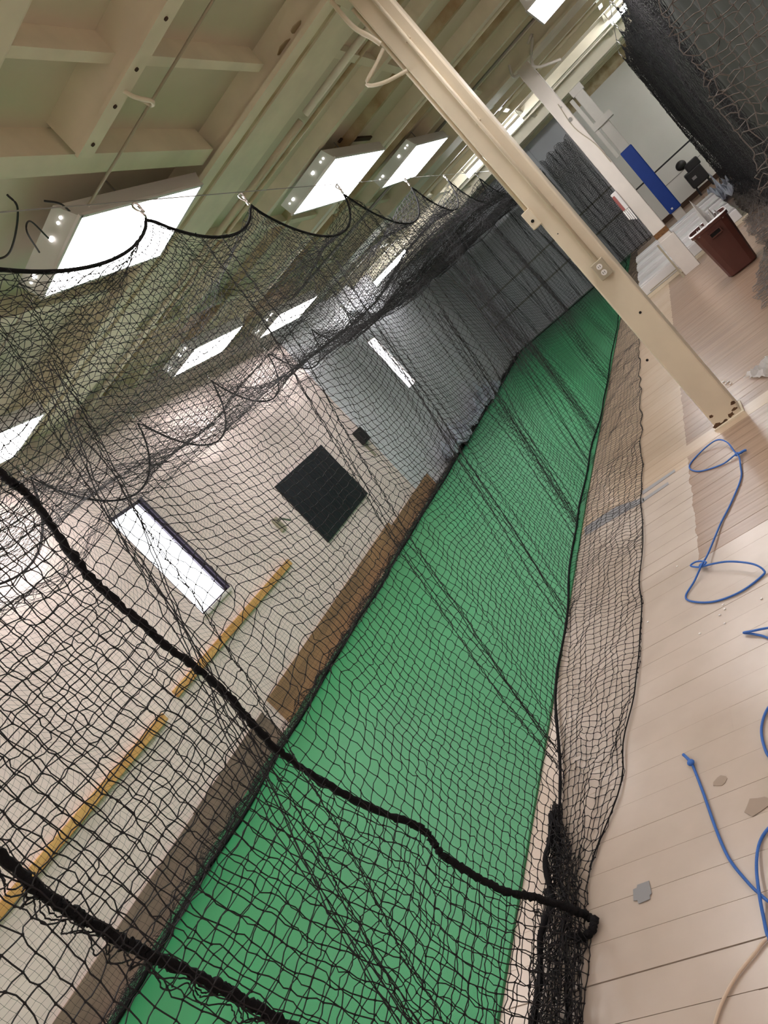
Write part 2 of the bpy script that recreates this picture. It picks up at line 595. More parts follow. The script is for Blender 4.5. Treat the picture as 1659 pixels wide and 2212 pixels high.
def cbar(name, a, b, w, h, m):
    """box beam from a to b (x,y), bottom at z, width w, height h"""
    (xa, ya), (xb, yb), z = a, b, h[0]
    L = math.hypot(xb - xa, yb - ya)
    ang = math.atan2(yb - ya, xb - xa)
    cx, cy = (xa + xb) / 2, (ya + yb) / 2
    return MB().box(cx - L / 2, cx + L / 2, cy - w / 2, cy + w / 2, h[0], h[1], rot=ang).build(name, m, ceil)


def girder(yc):
    # near flange lip, rusty underside, wide soffit plate and the far edge, all across the hall
    cbox('girder_web', XL, XR, yc - 0.02, yc + 0.02, 3.74, ZC, M_BEAM)
    cbox('girder_flange', XL, XR, yc - 0.09, yc + 0.05, 3.70, 3.735, M_BEAM)
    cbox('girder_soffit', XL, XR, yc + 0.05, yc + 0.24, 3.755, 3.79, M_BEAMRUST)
    cbox('girder_plate', XL, XR, yc + 0.24, yc + 0.70, 3.74, 3.775, M_BEAM)
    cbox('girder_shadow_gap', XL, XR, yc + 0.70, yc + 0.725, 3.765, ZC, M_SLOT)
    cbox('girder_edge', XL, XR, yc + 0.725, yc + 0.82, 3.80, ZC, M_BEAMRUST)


for yc in (-1.3, 5.14, 11.72, 18.2):
    girder(yc)
# joists across the hall
cbox('joist', XL, XR, 2.62, 2.86, 3.74, ZC, M_BEAM, 0.03)
cbox('joist', -1.95, XR, 3.58, 3.60, 3.72, ZC, M_BEAM)
fl_ = cbox('joist_flange', -1.95, XR, 3.56, 3.68, 3.70, 3.72, M_BEAM)
for k, (fx) in enumerate((-1.86, -1.62, -1.40, -1.12)):
    MB().cyl((fx, 3.62, 3.694), (fx, 3.62, 3.70), 0.012, 8).build('bolt_hole', M_SLOT, fl_)
for (yy, z0, w, m) in ((0.9, 3.78, 0.12, M_BEAM), (7.05, 3.80, 0.10, M_BEAM), (7.95, 3.84, 0.06, M_BEAMRUST), (8.8, 3.78, 0.12, M_BEAM), (9.55, 3.82, 0.05, M_BEAMRUST), (10.3, 3.80, 0.08, M_BEAM), (11.0, 3.83, 0.06, M_BEAM),
                       (13.2, 3.78, 0.1, M_BEAM), (14.0, 3.83, 0.05, M_BEAMRUST), (14.7, 3.80, 0.08, M_BEAM), (16.1, 3.78, 0.12, M_BEAM), (17.0, 3.82, 0.06, M_BEAM), (19.6, 3.80, 0.1, M_BEAM), (20.5, 3.82, 0.06, M_BEAM)):
    cbox('joist', XL, XR, yy, yy + w, z0, ZC, m)
# purlins along the hall
cbar('purlin', (-1.50, 2.86), (-1.31, 5.05), 0.06, (3.80, ZC), M_BEAM)
cbar('purlin', (-2.10, 2.4), (-2.00, 5.05), 0.14, (3.76, ZC), M_BEAM)
cbar('purlin', (-0.55, 2.86), (-0.45, 5.05), 0.075, (3.76, ZC), M_BEAM)
cbar('purlin', (-3.6, -1.0), (-3.4, 5.05), 0.12, (3.80, ZC), M_BEAM)
for xx in (-4.3, -3.05, -1.1, 0.9, 2.4):
    cbar('purlin', (xx, 5.9), (xx + 0.14, 11.65), 0.07, (3.85, ZC), M_BEAM)
    cbar('purlin', (xx, 12.5), (xx + 0.14, 18.1), 0.07, (3.85, ZC), M_BEAM)
# conduits and pipes
def cpipe(name, a, b, r, m):
    return MB().cyl(a, b, r, 10).build(name, m, ceil, True)


cpipe('conduit', (XL, 3.92, 3.71), (2.5, 3.92, 3.71), 0.0085, M_GREYBOX)
cbox('slot', -1.95, -1.45, 3.80, 3.825, ZC - 0.006, ZC, M_SLOT)
cbox('slot', -1.28, -0.6, 3.74, 3.765, ZC - 0.006, ZC, M_SLOT)
cpipe('pipe', (-1.55, 6.05, 3.74), (2.5, 6.05, 3.74), 0.03, M_BEAM)
cpipe('pipe', (XL, 6.09, 3.74), (-1.62, 6.07, 3.74), 0.03, M_BEAM)
cpipe('pipe', (XL, 6.62, 3.86), (XR, 6.62, 3.86), 0.02, M_BEAMRUST)
cpipe('pipe', (XL, 9.15, 3.82), (XR, 9.15, 3.82), 0.025, M_BEAM)
cpipe('pipe', (XL, 10.75, 3.80), (XR, 10.75, 3.80), 0.02, M_STEEL)
cpipe('pipe', (XL, 13.7, 3.80), (XR, 13.7, 3.80), 0.025, M_BEAM)
cpipe('pipe', (XL, 16.7, 3.80), (XR, 16.7, 3.80), 0.02, M_BEAM)
pa, pb = px(735, 305, 2, 3.92), px(830, 297, 2, 3.92)
cbar('slot', (pa.x, pa.y), (pb.x, pb.y), 0.05, (3.92, ZC), M_SLOT)
# hooks and loose wires
h = px(285, 195, 2, 3.68)
rope('hook', [(h.x - 0.03, 3.62, 3.72), (h.x - .02, 3.66, 3.66), (h.x, 3.74, 3.62), (h.x - .04, 3.80, 3.64), (h.x - .06, 3.80, 3.70)], 0.012, M_BEAM, ceil)
rope('wire', [px(15, 420, 2, 3.8), px(38, 450, 2, 3.74), px(30, 520, 2, 3.70), px(10, 555, 2, 3.74), px(-40, 560, 2, 3.8)], 0.006, M_DARK, ceil)
rope('wire', [px(105, 515, 2, 3.66), px(66, 478, 2, 3.72), px(58, 500, 2, 3.66), px(85, 545, 2, 3.66)], 0.005, M_DARK, ceil)
rope('wire', [px(95, 434, 2, 3.78), px(130, 440, 2, 3.73), px(155, 460, 2, 3.70)], 0.006, M_DARK, ceil)
# peeling paint and stain chips on the girder
for (xx, yy, s) in ((615, 105, 0.07), (640, 60, 0.05), (690, 75, 0.06), (520, 330, 0.05), (1245, 90, .05), (1290, 150, .07)):
    q = px(xx, yy, 2, 3.92 if xx > 1000 else 3.78)
    MB().poly([(q.x + s * math.cos(a) * random.uniform(.6, 1.2), q.y + s * math.sin(a) * random.uniform(.5, 1.1), q.z) for a in np.linspace(0, 5.5, 8)], (0, 0, 0.006)).build('paint_flake', M_SLOT if xx > 1000 else M_BEAMRUST, ceil)


# ------------------------------------------------------------------ ceiling lights
def troffer(label, c, size, ang, group=None, zl=3.65):
    """c: centre (x, y); diffuser facing down at z = 3.65; long side along the hall"""
    w, L = size
    t = thing('ceiling_light', label, 'light', group)
    t.location = (c[0], c[1], zl)
    t.rotation_euler = (0, 0, ang)
    b = MB()
    # open trapezoid housing above the diffuser
    lo = [(-w / 2, -L / 2, 0), (w / 2, -L / 2, 0), (w / 2, L / 2, 0), (-w / 2, L / 2, 0)]
    tw, tl = w * 0.5 - 0.02, L / 2 + 0.09
    hi = [(-tw, -tl, 0.12), (tw, -tl, 0.12), (tw, tl, 0.12), (-tw, tl, 0.12)]
    vl = [b.bm.verts.new(p) for p in lo]
    vh = [b.bm.verts.new(p) for p in hi]
    for k in range(4):
        b.bm.faces.new((vl[k], vl[(k + 1) % 4], vh[(k + 1) % 4], vh[k]))
    b.bm.faces.new(vh)
    b.build('housing', M_LINER, t)
    MB().box(-w / 2 + .012, w / 2 - .012, -L / 2 + .012, L / 2 - .012, -0.004, 0.004).build('diffuser', E_LAMP, t)
    f = MB()
    f.box(-w / 2 - .01, w / 2 + .01, -L / 2 - .012, -L / 2 + .012, -0.006, 0.012).box(-w / 2 - .01, w / 2 + .01, L / 2 - .012, L / 2 + .012, -0.006, 0.012)
    f.box(-w / 2 - .01, -w / 2 + .012, -L / 2, L / 2, -0.006, 0.012).box(w / 2 - .012, w / 2 + .01, -L / 2, L / 2, -0.006, 0.012)
    f.build('frame', M_LINER, t)
    # lit vent holes in the near end plate
    for fx, r in ((-0.38, .008), (-0.30, .016), (0.16, .018), (0.34, .009), (0.40, .009)):
        z = 0.07
        yy = -(L / 2 + 0.09 * z / 0.12) - 0.004
        MB().cyl((fx * w, yy + .003, z), (fx * w, yy - .003, z), r, 10).build('vent_hole', E_HOLE, t)
    for sx in (-1, 1):
        MB().cyl((sx * w * .3, 0, 0.12), (sx * w * .3, 0, ZC - zl), 0.006, 6).build('hanger', M_STEEL, t)
    return t


def quad_light(label, pts, zl=3.65):
    P = [px(x, y, 2, zl) for x, y in pts]      # near-left, near-right, far-right, far-left
    c = sum(P, Vector()) / 4
    d = (P[3] + P[2] - P[0] - P[1]) / 2
    wv = (P[1] + P[2] - P[0] - P[3]) / 2
    ang = math.atan2(-d.x, d.y)
    return troffer(label, (c.x, c.y), (max(0.5, min(0.72, wv.length)), max(1.05, min(1.35, d.length))), ang, zl=zl)


quad_light('white panel light above the net, crossed by the scalloped net edge', [(90, 645), (175, 465), (432, 402), (348, 550)])
quad_light('white panel light above the third net hanging point', [(650, 450), (705, 355), (815, 325), (763, 425)])
quad_light('white panel light hanging between the net and the outlet column', [(838, 395), (885, 325), (955, 300), (910, 375)])
quad_light('white panel light near the side wall seen through one net layer', [(370, 810), (425, 757), (530, 695), (475, 765)], 3.5)
quad_light('white panel light further along the side wall, behind netting', [(563, 725), (600, 685), (690, 635), (640, 690)], 3.5)
troffer('white panel light close to the side wall before the bright window', (-4.66, 4.0), (0.6, 1.2), 0.0, zl=3.5)
troffer('white panel light over the floor between the two columns', (0.42, 10.0), (0.62, 1.25), -0.05)
GB = 'added panel lights that even out the room lighting'
for (xx, yy) in ((-2.6, 0.9), (-2.8, -2.6), (0.6, 4.6), (0.9, -2.8), (3.2, 1.0), (3.2, 5.0), (3.2, 10.0), (-4.8, 0.4), (2.9, 13.6), (2.9, 17.0), (2.9, 19.8)):  # extra lamps beyond the seen rows, put in to light the hall evenly
    troffer('added white panel light evening out the room lighting', (xx, yy), (0.62, 1.22), 0.0, GB)


def strip(label, a, b):
    a, b = Vector(a), Vector(b)
    t = thing('strip_light', label, 'light')
    MB().cyl(a, b, 0.045, 10).build('tube', E_TUBE, t)
    d = (b - a).normalized()
    n = Vector((-d.y, d.x, 0))
    bm = MB()
    bm.poly([a + n * .06 + Vector((0, 0, .04)), b + n * .06 + Vector((0, 0, .04)), b - n * .06 + Vector((0, 0, .04)), a - n * .06 + Vector((0, 0, .04))], (0, 0, 0.05))
    bm.build('batten', M_LINER, t)
    for q in (a, b):
        MB().cyl(q + Vector((0, 0, .08)), (q.x, q.y, ZC), 0.006, 6).build('hanger', M_STEEL, t)
    return t


strip('glowing tube light above the net, half hidden by the outlet column', (-2.33, 14.95, 3.65), (-1.0, 15.1, 3.65))
strip('glowing tube light near the side wall seen through the roof net', (-5.1, 15.0, 3.55), (-4.2, 15.1, 3.55))
strip('glowing tube light beside the second cage net', (0.97, 15.15, 3.65), (2.0, 15.0, 3.65))

# ------------------------------------------------------------------ turf
b = MB()
tl = [(-5.32, -1.0), (-5.36, 2.0), (-5.42, 3.6), (-5.38, 5.6), (-5.30, 7.5), (-5.36, 9.5), (-5.28, 12.5), (-5.36, 16), (-5.38, 21.2)]
tr = [(-1.50, 21.2), (-1.56, 16), (-1.63, 12.4), (-1.69, 9.7), (-1.78, 5.5), (-1.80, 3.57), (-1.83, 1.43), (-1.86, -1.0)]
b.poly([(x, y_, 0.0) for x, y_ in tl + tr], (0, 0, 0.012))
tag(b.build('turf_strip', M_TURF), 'long green artificial turf strip inside the batting cage', 'turf')
b = MB().box(1.25, 4.8, 8.0, 21.0, 0.0, 0.012)
tag(b.build('turf_strip', M_TURF), 'green artificial turf beyond the bin, under the second cage net', 'turf')

# ------------------------------------------------------------------ columns
def column(label, x, y, w=0.19, m=M_CREAM, lean=0.0, ztop=3.72):
    t = thing('steel_column', label, 'column')
    MB().box(x - w / 2, x + w / 2, y - w / 2, y + w / 2, 0.0, ztop, bevel=0.012).build('shaft', m, t)
    return t


C1X, C1Y = -0.562, 5.255
c1 = column('cream steel column with power outlet and conduit', C1X, C1Y, 0.192)
yf = C1Y - 0.096
MB().box(C1X - 0.11, C1X + 0.11, C1Y - 0.12, C1Y + 0.12, 0.0, 0.012).build('base_plate', M_CREAM, c1)
for (dx, z, r) in ((-0.08, 0.02, .02), (-0.05, 0.012, .014), (0.03, 0.03, .016), (0.07, 0.05, .012), (-0.02, .016, .012), (0.085, 0.09, .012), (-0.07, 0.10, .01)):
    b = MB()
    b.poly([(C1X + dx + r * 1.5 * math.cos(a) * random.uniform(.6, 1.3), yf - 0.002, max(0.001, z + r * math.sin(a) * random.uniform(.6, 1.3))) for a in np.linspace(0, 5.6, 9)], (0, 0.004, 0))
    b.build('paint_chip', M_DARKRUST, c1)
for (pxx, pyy, r) in ((1383, 675, .009), (1398, 778, .009), (1338, 560, .003), (1205, 505, .004)):
    q = px(pxx, pyy, 1, yf)
    MB().cyl((q.x, yf - 0.0015, q.z), (q.x, yf + 0.004, q.z), r, 12).build('bolt_hole', M_HOLE, c1)
# middle conduit down to the outlet
MB().cyl((C1X + 0.02, yf - 0.014, 1.40), (C1X + 0.02, yf - 0.014, 3.72), 0.012, 12).build('conduit', M_CREAM, c1, True)
for z in (1.85, 2.55, 3.2):
    MB().box(C1X + 0.0, C1X + 0.04, yf - 0.02, yf, z, z + 0.02).build('strap', M_CREAM, c1)
ob = MB().box(C1X - 0.03, C1X + 0.055, yf - 0.05, yf, 1.275, 1.40, bevel=0.005).build('outlet_box', M_GREYBOX, c1)
for z in (1.315, 1.362):
    MB().cyl((C1X + 0.012, yf - 0.053, z), (C1X + 0.012, yf - 0.045, z), 0.019, 14).build('socket', M_PAPER, ob)
    MB().box(C1X + 0.004, C1X + 0.007, yf - 0.0545, yf - 0.05, z - .006, z + .008).box(C1X + 0.016, C1X + 0.019, yf - 0.0545, yf - 0.05, z - .006, z + .008).build('socket_slot', M_HOLE, ob)
# side conduit with switch box on the left face
MB().cyl((C1X - 0.112, C1Y - 0.06, 1.95), (C1X - 0.112, C1Y - 0.06, 3.60), 0.013, 10).build('conduit', M_CREAM, c1, True)
sb = MB().box(C1X - 0.15, C1X - 0.085, C1Y - 0.11, C1Y - 0.02, 1.82, 1.95, bevel=0.006).build('switch_box', M_CREAM, c1)
MB().cyl((C1X - 0.118, C1Y - 0.114, 1.87), (C1X - 0.118, C1Y - 0.108, 1.87), 0.011, 10).build('knockout', M_HOLE, sb)
rope('conduit', [px(705, -10, 1, 5.1), px(760, 55, 1, 5.1), px(800, 80, 1, 5.1), px(822, 95, 1, 5.12)], 0.016, M_CREAM, c1)
rope('hook', [px(828, 105, 1, 5.14), px(812, 140, 1, 5.12), px(792, 182, 1, 5.1), px(830, 178, 1, 5.1), px(880, 152, 1, 5.14)], 0.012, M_CREAM, c1, per=5)
MB().box(C1X - 0.16, C1X + 0.16, C1Y - 0.14, C1Y + 0.14, 3.69, 3.72).build('cap_plate', M_CREAM, c1)

C2X, C2Y = -0.36, 11.85
c2 = column('off-white column with rust band and boxed foot', C2X, C2Y, 0.20, M_WHITEP)
yf2 = C2Y - 0.10
MB().box(C2X - 0.106, C2X + 0.125, yf2 - 0.006, yf2 + 0.21, 0.0, 0.60, bevel=0.006).build('foot_casing', M_WHITEP, c2)
MB().box(C2X - 0.150, C2X - 0.125, yf2 - 0.02, yf2 + 0.02, 0.0, 0.60).build('foot_rod', M_GREYBOX, c2)
MB().box(C2X - 0.103, C2X + 0.103, yf2 - 0.004, yf2 + 0.2, 0.66, 0.74).build('rust_band', M_RUST, c2)
for (pxx, pyy, r) in ((1232, 258, .022), (1212, 232, .01)):
    q = px(pxx, pyy, 1, yf2)
    MB().cyl((q.x, yf2 - 0.012, q.z), (q.x, yf2 + .01, q.z), r * 1.3, 10, r * .5).build('knob', M_STEEL, c2)
rope('hook', [px(1140, 95, 1, 11.6), px(1150, 75, 1, 11.6), px(1148, 125, 1, 11.6), px(1160, 145, 1, 11.6), px(1212, 128, 1, 11.6)], 0.02, M_WHITEP, c2, per=5)
rope('hook', [px(1100, 140, 1, 11.6), px(1108, 165, 1, 11.6), px(1122, 160, 1, 11.6)], 0.02, M_WHITEP, c2, per=5)
rope('crack', [px(1205, 225, 1, yf2 - .003), px(1240, 275, 1, yf2 - .003), px(1285, 310, 1, yf2 - .003), px(1320, 350, 1, yf2 - .003)], 0.006, M_GREYBOX, c2, per=5)
t = thing('notice_box', 'white box with red label on the rust-banded column', 'box')
MB().box(C2X - 0.19, C2X - 0.10, C2Y - 0.12, C2Y - 0.0, 1.28, 1.58, bevel=0.008).build('case', M_LINER, t)
MB().box(C2X - 0.195, C2X - 0.191, C2Y - 0.11, C2Y - 0.01, 1.29, 1.52).box(C2X - 0.19, C2X - 0.155, C2Y - 0.124, C2Y - 0.121, 1.29, 1.54).build('red_label', M_RED, t)
for k in range(4):
    x0 = C2X - 0.20 + k * 0.024
    MB().poly([(x0, C2Y - 0.11, 1.29), (x0 + .02, C2Y - 0.11, 1.29), (x0 + .015, C2Y - 0.13, 1.14 - 0.02 * k), (x0 - .002, C2Y - 0.13, 1.14 - .02 * k)], (0, 0.002, 0)).build('paper_strip', M_PAPER, t)

C3X, C3Y = -0.06, 18.3
c3 = column('far white column wrapped in blue padding', C3X, C3Y, 0.22, M_WHITEP, ztop=3.72)
MB().box(C3X - 0.24, C3X + 0.24, C3Y - 0.2, C3Y + 0.16, 2.72, 2.86).build('collar', M_WHITEP, c3)
MB().box(C3X - 0.24, C3X - 0.16, C3Y - 0.16, C3Y - 0.06, 2.0, 3.55).build('side_channel', M_WHITEP, c3)
MB().box(C3X - 0.14, C3X + 0.14, C3Y - 0.14, C3Y + 0.14, 3.55, 3.72).build('capital', M_WHITEP, c3)
t = thing('column_pad', 'blue vinyl safety pad around the far column', 'pad')
MB().box(C3X - 0.14, C3X + 0.14, C3Y - 0.145, C3Y + 0.145, 0.32, 2.02, bevel=0.02).build('pad', M_BLUEPAD, t)
MB().box(C3X - 0.06, C3X - 0.02, C3Y - 0.148, C3Y - 0.143, 0.38, 0.42).build('tag', M_PAPER, t)

# ------------------------------------------------------------------ nets
CELL = 0.0415
NY = [-1.0, 0.55, 1.95, 3.34, 4.45, 6.15, 8.2, 10.04, 12.1, 14.2, 16.3, 18.4, 20.6]
NSAG = [.2, .2, .22, .2, .36, .43, .42, .42, .38, .35, .33, .3]
ZN = 3.15
FY = [-1.0, 1.4, 3.2, 4.85, 6.5, 8.15, 9.8, 11.5, 13.2, 15.0, 16.8, 18.6, 20.6]
ZF = 3.42


def scallop(y, ys, sags, z0):
    y = np.asarray(y, float)
    out = np.full_like(y, z0)
    for k in range(len(ys) - 1):
        m = (y >= ys[k]) & (y <= ys[k + 1])
        t = (y[m] - ys[k]) / (ys[k + 1] - ys[k])
        s = sags[k] if k < len(sags) else sags[-1]
        out[m] = z0 - s * (4 * t * (1 - t)) ** 0.75
    return out


def near_top(y):
    return scallop(y, NY, NSAG, ZN)


def far_top(y):
    return scallop(y, FY, [0.72, .78, .72, .70, .72, .66, .6, .55, .5, .45, .4, .35], ZF)


ropeY = np.array([-1.0, 1.2, 2.18, 3.26, 4.3, 5.46, 7.9, 12.6, 20.6])
ropeX = np.array([-1.62, -1.60, -1.68, -1.776, -1.82, -1.85, -1.74, -1.66, -1.60])
_sk = [px(a_, b_, 2, 0.0) for a_, b_ in ((1270, 1900), (1312, 1790), (1347, 1660), (1374, 1500), (1386, 1350), (1389, 1150), (1386, 900), (1381, 740))]
skY = np.array([-1.0, 1.2] + [p_.y for p_ in _sk] + [20.6])
skX = np.array([-1.44, -1.47] + [p_.x for p_ in _sk] + [-1.30])
GATHER = [(0.95, 0.42, 0.32, 0.55), (2.55, 0.40, 0.30, 0.45), (3.75, 0.45, 0.4, 0.3), (5.15, 0.42, 0.38, 0.62), (6.3, .4, .4, .35), (7.1, 0.5, 0.45, 0.6), (9.0, .4, .5, .5), (11.2, .3, .5, .6), (13.4, .3, .5, .5), (15.6, .3, .5, .6), (17.8, .2, .5, .5)]
wA, wB, wC, wD = wave(1, 6, .6, 3.2), wave(2, 6, .8, 4), wave(3, 6, 1.5, 6), wave(4, 5, .5, 2)


def side_sheet(y0, y1, xshift=0.0, skirt=True, gathers=GATHER, xamp=0.05, jit=0.0026, edge=None, seed=0, cell=CELL):
    yy = np.arange(y0, y1 + 1e-6, cell)
    nv = int(3.15 / cell)
    v = np.linspace(0, 1, nv)
    Y, V = np.meshgrid(yy, v, indexing='ij')
    Z = near_top(Y) * (1 - V) + 0.012 * V
    # rows sag in bays
    Z = Z - 0.05 * np.sin(V * math.pi) * (1 + wA(Y * 0.9 + seed, Z))
    dY = np.zeros_like(Y)
    X = np.zeros_like(Y)
    for (g0, s, w, a) in gathers:
        gy = g0 + s * Z
        d = Y - gy
        e = np.exp(-(d / w) ** 2)
        fade = np.clip(0.35 + V, 0, 1) * np.clip(1.25 - abs(V - .55), 0, 1)
        dY -= d * a * e * fade
        X += 0.05 * a * e * np.sin(d * 30)
    Yn = Y + dY + 0.025 * wB(Y + seed, Z * 1.3)
    base = np.interp(Y, ropeY, ropeX)
    k = V ** 2
    X = X + (-1.775 * (1 - k) + base * k) + xshift + xamp * wD(Y * 1.2 + seed, Z) * np.sin(V * math.pi) + 0.012 * wC(Y + seed, Z * 1.4)
    P = np.stack([X, Yn, Z], -1)
    if skirt:
        ns = 13
        s = np.linspace(0, 1, ns)[1:]
        Ys, S = np.meshgrid(yy, s, indexing='ij')
        xo = np.interp(Ys, skY, skX)
        xi = np.interp(Ys, ropeY, ropeX) + xshift
        Xs = xi + (xo - xi) * S + 0.012 * wC(Ys * 3, S * 4) * S
        Zs = 0.006 + 0.012 * np.clip(wC(Ys * 2 + 3, S * 5), 0, 2)
        Yss = Ys + 0.03 * wB(Ys * 3, S * 3)
        P = np.concatenate([P, np.stack([Xs, Yss, Zs], -1)], 1)
    P = P + rng.normal(0, jit, P.shape) * np.array([.6, 1, 1])
    P[..., 2] = np.maximum(P[..., 2], 0.004)
    return P


# --- main side panel (from the entry rope to the far end)
sidep = thing('side_net_panel', 'black net wall of the cage, spread skirt lying on the floor beside the turf', 'net')
Pn = side_sheet(0.80, 6.0)
Pf = side_sheet(6.0 - CELL * 0.3, 10.0)
Pg = side_sheet(10.0 - CELL * .3, 20.6, cell=0.05)
netting('netting', [net_geo(Pn, 0.0017, True, 0.0043), net_geo(Pf, 0.0016), net_geo(Pg, 0.0013)], M_NET, sidep)
yy = np.arange(0.80, 20.6, 0.06)
rope('scallop_rope', np.stack([np.full_like(yy, -1.775), yy, near_top(yy) + 0.005], -1), 0.0085, M_ROPE, sidep, raw=True)
yy = np.arange(2.1, 20.6, 0.09)
rope('bottom_rope', np.stack([np.interp(yy, ropeY, ropeX) + 0.015 * wC(yy, 0), yy, np.full_like(yy, 0.018)], -1), 0.0075, M_ROPE, sidep, raw=True, rough=.1)
yy = np.arange(1.9, 20.6, 0.07)
rope('hem_cord', np.stack([np.interp(yy, skY, skX) + 0.01 * wC(yy * 3, 4), yy, np.full_like(yy, 0.010)], -1), 0.0035, M_ROPE, sidep, raw=True, sides=4)
r2 = [(-1.775, 0.70, 3.1), (-1.775, 0.75, 2.3), px(0, 1850, 0, -1.76), px(80, 1920, 0, -1.76), px(170, 1978, 0, -1.755), px(260, 2030, 0, -1.75), px(330, 2065, 0, -1.745), px(470, 2130, 0, -1.74), px(620, 2212, 0, -1.72), (-1.66, 1.0, 0.3), (-1.6, 1.05, 0.03)]
rope('edge_rope', r2, 0.0135, M_ROPE, sidep, per=26, sides=7, rough=0.13, wob=0.002)
# strands lashed along the leading rope
R2 = smooth_path(r2, 30)
lash = []
for s in range(4):
    q = R2 + np.stack([rng.normal(0, .004, len(R2)), 0.014 * np.sin(np.arange(len(R2)) * (0.21 + .05 * s) + s * 1.7) - .012 * s, 0.012 * np.cos(np.arange(len(R2)) * .23 + s)], -1)
    lash.append(tubes(q[None], 0.0023))
netting('lashing', lash, M_NET, sidep)
# vertical gathered strand bundles
bund = []
for (g0, s, w, a) in GATHER[:7]:
    z = np.linspace(0.02, 2.6 if g0 < 5 else 2.2, 60)
    if g0 > 5:
        z = np.linspace(0.02, 1.9, 50)
    for k in range(5 if a > .5 else 2):
        yb = g0 + s * z + 0.05 * np.sin(z * (2.1 + .7 * k) + k * 1.9) * (0.3 + z / 2) * a * 1.4 + rng.normal(0, .004, len(z))
        xb = -1.775 * (1 - np.clip(1 - z / 1.2, 0, 1) ** 2) + np.interp(g0, ropeY, ropeX) * np.clip(1 - z / 1.2, 0, 1) ** 2 + 0.02 * np.sin(z * 3 + k)
        bund.append(tubes(np.stack([xb, yb, z], -1)[None], 0.0023))
netting('gathered_strands', bund, M_NET, sidep)

# --- entry flap overlapping the side panel, ends at the thick rope
flap = thing('entry_net_flap', 'black net flap ending in a thick rope tied off at the floor', 'net')
r1px = [(0, 1020, -1.75), (70, 1080, -1.75), (190, 1240, -1.75), (350, 1385, -1.75), (480, 1490, -1.75), (600, 1620, -1.75), (760, 1725, -1.73), (910, 1790, -1.68), (960, 1850, -1.66), (1080, 1920, -1.59), (1160, 1940, -1.54), (1230, 1962, -1.50), (1286, 1988, -1.465)]
r1 = [Vector((-1.775, 1.56, 3.12)), Vector((-1.765, 1.55, 2.7))] + [px(a, b_, 0, c) for a, b_, c in r1px]
rope('edge_rope', r1, 0.0125, M_ROPE, flap, per=22, sides=7, rough=0.13, wob=0.002)
e = r1[-1]
rope('tie_loop', [e, e + Vector((.012, -.02, .02)), e + Vector((.0, -.05, .015)), e + Vector((-.05, -.055, .01)), e + Vector((-.1, -.03, .012))], 0.013, M_ROPE, flap, per=8, rough=.12)
zs = np.array([p.z for p in r1])[::-1]
ys = np.array([p.y for p in r1])[::-1]
xs_ = np.array([p.x for p in r1])[::-1]
nv, nu = 70, 46
V, U = np.meshgrid(np.linspace(0, 1, nv), np.linspace(0, 1, nu))
Zt = 3.10 - 3.085 * V
ye = np.interp(Zt, zs, ys)
xe = np.interp(Zt, zs, xs_)
u = U ** 0.93
Yp = ye - (1 - u) * 2.15 + 0.03 * wB(U * 3, Zt) * (1 - U)
Xp = xe * u + (1 - u) * (-1.72 + 0.10 * V) + 0.04 * wD(U * 3, Zt * 1.5) * (1 - u)
Zp = Zt - 0.08 * np.sin(u * math.pi) * (0.6 + .4 * wA(U * 2, Zt))
Pa = np.stack([Xp, Yp, np.maximum(Zp, .006)], -1) + rng.normal(0, .0036, (nu, nv, 3)) * np.array([.6, 1, 1])
netting('netting', [net_geo(Pa, 0.0020, True, 0.0050)], M_NET, flap)
# netting bunched on the floor at the foot of the flap
bg_ = []
for layer in range(2):
    ny, nw = 46, 11
    A, B = np.meshgrid(np.linspace(0, 1, ny), np.linspace(0, 1, nw), indexing='ij')
    yb = 2.26 - 1.45 * A
    width = np.interp(A, [0, .12, .3, .6, 1], [0.015, 0.06, 0.15, 0.17, 0.20])
    xc = np.interp(A, [0, .2, .45, 1], [-1.69, -1.62, -1.585, -1.56])
    th = B * math.pi * 2.0
    hgt = np.interp(A, [0, .15, .4, 1], [.015, .05, .075, .085]) * (0.6 + .25 * layer)
    xb = xc + width * 0.5 * np.cos(th) * (1 + .2 * wC(A * 8 + layer, B * 5))
    zb = 0.012 + hgt * (0.5 + .5 * np.sin(th * 1.5 + layer)) * (1 + .25 * wC(A * 9, B * 6 + layer))
    Pb = np.stack([xb, yb + .02 * wC(A * 12, B * 7 + layer), np.maximum(zb, .006)], -1) + rng.normal(0, .007, (ny, nw, 3)) * np.array([1, 1, .5])
    Pb[..., 2] = np.maximum(Pb[..., 2], .006)
    bg_.append(net_geo(Pb, 0.0018, True, 0.0036, .006))
netting('bunched_netting', bg_, M_NET, flap)
yb_ = np.linspace(2.2, 0.8, 40)
rope('bunch_rope', np.stack([np.interp(yb_, [0.8, 1.5, 1.75, 2.2], [-1.64, -1.645, -1.62, -1.69]) + .01 * wC(yb_ * 6, 1), yb_, .05 + .02 * wC(yb_ * 5, 2)], -1), 0.012, M_ROPE, flap, raw=True, rough=.12)
rope('bunch_rope', np.stack([np.interp(yb_, [0.8, 1.5, 1.75, 2.2], [-1.50, -1.53, -1.56, -1.68]) + .012 * wC(yb_ * 6, 4), yb_, .04 + .015 * wC(yb_ * 5, 5)], -1), 0.007, M_ROPE, flap, raw=True, rough=.12)

